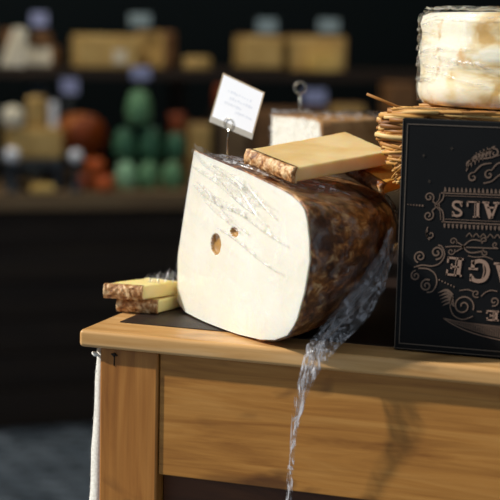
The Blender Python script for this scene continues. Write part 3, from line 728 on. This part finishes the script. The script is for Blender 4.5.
# raised shelf, left to right
G1 = 'cheeses on the raised stall shelf'; G2 = 'cheeses on the stall counter'
# leaning cream wedge (slanted prism)
r = sroot('cheese_wedge', -.672, .33, SHZ, 'tall leaning cream cheese wedge at the left end of the raised shelf', 'cheese', G1)
bm = bmesh.new()
q = [(-.042, 0), (.030, 0), (.036, .115), (.004, .122)]
a = [bm.verts.new((x, -.03, z)) for x, z in q]; b = [bm.verts.new((x, .06, z)) for x, z in q]
bm.faces.new(a); bm.faces.new(b)
for i in range(4): bm.faces.new((a[i], a[(i + 1) % 4], b[(i + 1) % 4], b[i]))
local('paste', bm, M['creamcheese'], r, True, .006)
bm = bmesh.new(); box(bm, -.03, .034, .058, .064, .002, .115); local('rind', bm, M['brownrind'], r)
wheelcut('cheese_wedge', 'cream cut cheese with brown rind next to the leaning wedge on the shelf', -.612, .47, SHZ, .105, .066, 'creamcheese', 'brownrind', radians(-52), radians(100), G1)
r = sroot('cheese_block', -.570, .440, SHZ + .068, 'small brown cheese standing on the cream cut cheese', 'cheese', G1)
bm = bmesh.new(); lathe(bm, [(.0005, 0), (.028, 0), (.031, .006), (.031, .032), (.028, .038), (.0005, .038)], 24); local('body', bm, M['brownrind'], r, True)
pcard(-.580, .435, SHZ + .107, 'bluish price card above the small brown cheese at left', .062, .05, 'bluecard', .02)
block('cheese_block', 'long tan cheese block in the middle of the raised shelf', -.475, -.285, .33, .12, SHZ, .10, 'tancheese', 'tancheese', G1)
pcard(-.345, .315, SHZ, 'small cream label leaning on the long tan block', .045, .046, 'creamcheese', .018, 0.)
wheelcut('cheese_wedge', 'tan cheese wedge with dark cut face beside the long tan block', -.206, .42, SHZ, .068, .122, 'tancheese', 'brownrind', radians(-80), radians(230), G1)
pcard(-.262, .40, SHZ + .122, 'pale green price card above the tan wedge on the raised shelf', .082, .046, 'greycard', .012)
wheelcut('cheese_wedge', 'low flat yellow cheese piece right of the tan wedge', -.078, .40, SHZ, .052, .040, 'yellowcheese', 'tancheese', radians(-150), radians(170), G1)
block('cheese_block', 'boxy olive tan cheese block under a grey card', .070, .205, .35, .11, SHZ + .008, .102, 'tancheese', 'brownrind', G1)
pcard(.152, .36, SHZ + .110, 'grey price card above the boxy olive tan block', .078, .052, 'greycard', .012)
block('cheese_block', 'wide brownish cheese block at the right of the raised shelf', .238, .425, .35, .11, SHZ, .112, 'tancheese', 'brownrind', G1)
block('cheese_block', 'small pale cheese cut in front of the wide brownish block', .282, .385, .305, .04, SHZ, .062, 'yellowcheese', None, G1)
pcard(.366, .36, SHZ + .116, 'grey price card above the wide brownish block', .082, .05, 'greycard', .012)
# counter, left to right
ZC = CZ
block('cheese_block', 'low wide tan cheese block on the stall counter under cream pieces', -.715, -.560, .13, .14, ZC + .09, .085, 'tancheese', 'tancheese', G2)
r = sroot('stone_tray', -.60, .17, ZC, 'dark slate tray stand on the stall counter under the tan block', 'tray')
bm = bmesh.new(); box(bm, -.125, .035, -.10, .12, .070, .0885); local('tray', bm, M['slate'], r)
for sx in (-.11, .02):
    bm = bmesh.new(); box(bm, sx - .012, sx + .012, -.09, .11, 0, .07); local('support', bm, M['slate'], r)
wheelcut('cheese_wedge', 'upright yellow cheese wedge on the low tan block', -.645, .20, ZC + .1805, .05, .095, 'yellowcheese', 'tancheese', radians(-110), radians(120), G2)
r = sroot('cheese_or_glint_ball', -.7035, .150, ZC + .1805, 'small round cream cheese on the low tan block', 'cheese', G2)
bm = bmesh.new(); lathe(bm, [(.001, 0), (.024, .003), (.033, .02), (.034, .04), (.026, .06), (.001, .068)], 24); local('body', bm, M['creamcheese'], r, True)
block('cheese_block', 'narrow upright white stick in place of a glint on the right end of the low tan block', -.590, -.566, .16, .03, ZC + .1800, .08, 'glint_white', None, G2)  # white stick built in place of a bright glint
def glint_ball(u, w, z, rad, label, mt='glint_white'):  # white balls built in place of bright glints
    o = empty('cheese_or_glint_ball', st_w(u, w, z), PH); tag(o, label, 'cheese', 'white balls in place of glints on the stall')
    bm = bmesh.new(); bmesh.ops.create_uvsphere(bm, u_segments=20, v_segments=14, radius=rad); bmesh.ops.translate(bm, verts=bm.verts, vec=(0, 0, rad)); jit(bm, rad * .04, 30); local('body', bm, M[mt], o, True)
glint_ball(-.722, .040, ZC + .085, .024, 'white ball in place of a glint at the left end of the stall counter')
glint_ball(-.533, .040, ZC + .085, .021, 'white ball in place of a glint between the tan block and the orange cheese')
for i, u in enumerate((-.722, -.533)):
    r = sroot('glint_stand', u, .040, ZC, 'short dark stand added under the %s glint ball' % ('left' if i == 0 else 'right'), 'stand')  # added to carry the balls that stand in for glints
    bm = bmesh.new(); lathe(bm, [(.001, 0), (.024, 0), (.02, .008), (.009, .02), (.009, .07), (.02, .088), (.016, .088), (.001, .082)], 20); local('body', bm, M['slate'], r, True)
r = sroot('round_cheese', -.478, .262, ZC + .08, 'orange round cheese standing on edge with its brown face to the front', 'cheese', G2, radians(14))
bm = bmesh.new(); lathe(bm, [(.001, -.055), (.060, -.055), (.068, -.047), (.070, 0), (.068, .047), (.062, .055)], 40); lathe(bm, [(.062, .055), (.001, .0545)], 40)
bmesh.ops.rotate(bm, verts=bm.verts, cent=(0, 0, 0), matrix=Matrix.Rotation(pi / 2, 3, 'X')); bmesh.ops.translate(bm, verts=bm.verts, vec=(0, 0, .0705)); local('rind', bm, M['orangerind'], r, True)
bm = bmesh.new(); lathe(bm, [(.001, -.002), (.064, -.002), (.064, .002), (.001, .002)], 40)
bmesh.ops.rotate(bm, verts=bm.verts, cent=(0, 0, 0), matrix=Matrix.Rotation(pi / 2, 3, 'X')); bmesh.ops.translate(bm, verts=bm.verts, vec=(0, -.056, .0705)); local('cut_face', bm, M['orangecheese'], r, True)
r = sroot('wooden_crate', -.485, .275, ZC, 'dark wooden riser box under the orange round cheese', 'box')
bm = bmesh.new(); box(bm, -.06, .06, -.06, .06, 0, .0795); local('box', bm, M['darkwood'], r, False, .003)
bm = bmesh.new(); box(bm, -.05, .05, -.063, -.06, .02, .06); local('front_panel', bm, M['counterwood'], r)
pcard(-.515, .25, ZC + .225, 'blue price card on top of the orange round cheese', .062, .054, 'bluecard', .055)
k = 0
for (u, w, z, s, mt, lb) in ((-.492, .125, 0, .031, 'rustclay', 'leftmost dull rust coloured cheese of the red pile'), (-.445, .055, 0, .031, 'orangewax', 'bright orange cheese at the front of the red pile'), (-.426, .128, 0, .030, 'redwax', 'right hand red waxed cheese of the red pile'),
        (-.458, .125, .047, .031, 'orangewax', 'topmost orange cheese lying on the red pile')):
    r = tag(empty('waxed_cheese', st_w(u, w, ZC + z + .0008), PH), lb, 'cheese', 'red and orange waxed cheeses')
    bm = bmesh.new(); lathe(bm, [(.001, 0), (s * .8, .001), (s, s * .4), (s, s * .9), (s * .75, s * 1.35), (.001, s * 1.45)], 20, wob=lambda a, z: 1 + .05 * sin(3 * a + k)); local('body', bm, M[mt], r, True)
# green cheeses
gl = [(-.368, .10, 0, .033, .085, 'greenpale', 'pale green cheese at the left foot of the green pile'), (-.297, .10, 0, .033, .085, 'greencheese', 'green cheese at the middle foot of the green pile'), (-.222, .10, 0, .033, .085, 'greencheese', 'green cheese at the right foot of the green pile'),
      (-.335, .176, 0, .033, .085, 'greendark', 'dark green cheese in the back row of the green pile'),
      (-.365, .135, .087, .036, .10, 'greendark', 'left dark green cheese in the second layer of the pile'), (-.285, .135, .087, .036, .105, 'greendark', 'middle dark green cheese in the second layer of the pile'), (-.205, .135, .087, .034, .085, 'greendark', 'right dark green cheese in the second layer of the pile'),
      (-.322, .135, .194, .041, .108, 'greencheese', 'topmost bright green cheese of the green pile')]
for (u, w, z, s, hh, mt, lb) in gl:
    r = tag(empty('green_cheese', st_w(u, w, ZC + z + .0008), PH), lb, 'cheese', 'pile of green cheeses')
    bm = bmesh.new(); lathe(bm, [(.001, 0), (s * .8, .001), (s, hh * .25), (s * .96, hh * .55), (s * .68, hh * .88), (.001, hh)], 22, wob=lambda a, z: 1 + .05 * sin(2 * a + u * 40) + .025 * sin(5 * a)); jit(bm, s * .02); local('body', bm, M[mt], r, True)
pcard(-.318, .135, ZC + .305, 'violet price card above the pile of green cheeses', .07, .044, 'bluecard', .026)
block('cheese_block', 'upright dull yellow block right of the green pile', -.150, -.078, .18, .09, ZC, .19, 'tancheese', 'brownrind', G2)
r = sroot('clay_pot', -.185, .20, ZC, 'narrow brown clay pot between the green pile and dull yellow block', 'pot')
bm = bmesh.new(); lathe(bm, [(.001, 0), (.022, 0), (.028, .08), (.022, .20), (.026, .225), (.020, .225), (.016, .19), (.001, .02)], 24); local('body', bm, M['rustclay'], r, True)
wheelcut('round_cheese', 'reddish round cheese behind the tilted white price card', -.015, .20, ZC + .24, .05, .075, 'rustclay', 'rustclay', 0, radians(359), G2)
r = sroot('wooden_crate', -.015, .20, ZC, 'dark tall riser box under the reddish round cheese', 'box')
bm = bmesh.new(); box(bm, -.052, .052, -.055, .055, 0, .2395); local('box', bm, M['darkwood'], r)
bm = bmesh.new(); box(bm, -.042, .042, -.058, -.055, .02, .2); local('front_panel', bm, M['counterwood'], r)
block('cheese_block', 'long low olive cheese block behind the small white wedge', .048, .30, .16, .12, ZC, .235, 'brownrind', 'brownrind', G2)
pcard(.250, .15, ZC + .235, 'violet price card beside the empty wire holder', .085, .052, 'bluecard', .026)
block('cheese_block', 'yellowish cheese block near the loose straw end', .34, .43, .17, .10, ZC, .252, 'tancheese', 'brownrind', G2)
block('cheese_block', 'brown grey cheese block half hidden by the wheel on straw', .52, .61, .17, .10, ZC, .325, 'brownrind', 'brownrind', G2)
for i, (u0, u1, lb) in enumerate(((-.668, -.60, 'yellow cheese slice at the front edge of the stall counter at far left'), )):
    block('cheese_slice', lb, u0, u1, .010, .05, ZC, .022, 'yellowcheese', None, G2)
block('cheese_block', 'large dull cheese at the far left of the stall counter', -1.02, -.80, .16, .16, ZC, .17, 'tancheese', 'brownrind', G2)
r = sroot('jar', -.58, .42, ZC, 'grey glass jar behind the yellow wedge on the stall counter', 'jar')
bm = bmesh.new(); lathe(bm, [(.001, 0), (.045, 0), (.048, .01), (.048, .24), (.036, .26), (.036, .28), (.001, .28)], 28); local('body', bm, M['glassgrey'], r, True)
bm = bmesh.new(); lathe(bm, [(.001, .28), (.039, .28), (.039, .30), (.001, .302)], 28); local('lid', bm, M['slate'], r, True)

# ------------------------------------------------------------------ light
sun = bpy.data.lights.new('sun', 'SUN'); sun.energy = 4.7; sun.angle = radians(1.6); sun.color = (1, .965, .91)
so = bpy.data.objects.new('sun', sun); C.objects.link(so); so.location = (-4, -2, 4)
so.rotation_euler = Vector((-.80, -.27, .60)).to_track_quat('Z', 'Y').to_euler()
for (lx, ly, lz, e, sz) in ((-1.75, 2.0, 2.55, 17, .5), (-.3, 2.9, 2.6, 13, .5)):  # fill lights added over the stall to brighten the background
    a_ = bpy.data.lights.new('stall_fill', 'AREA'); a_.energy = e; a_.size = sz; a_.color = (1, .93, .82)
    ao = bpy.data.objects.new('stall_fill', a_); C.objects.link(ao); ao.location = (lx, ly, lz)
    ao.rotation_euler = (Vector((lx, ly, lz)) - Vector((lx + .15, ly + 1.2, .9))).to_track_quat('Z', 'Y').to_euler()
w = bpy.data.worlds.new('world'); bpy.context.scene.world = w; w.use_nodes = True
bg = w.node_tree.nodes['Background']; bg.inputs['Color'].default_value = (.74, .86, 1., 1); bg.inputs['Strength'].default_value = .41
sc = bpy.context.scene
sc.view_settings.view_transform = 'Standard'; sc.view_settings.look = 'None'; sc.view_settings.gamma = 1; sc.view_settings.use_curve_mapping = False
sc.view_settings.exposure = 0.0
sc.cycles.transparent_max_bounces = 16
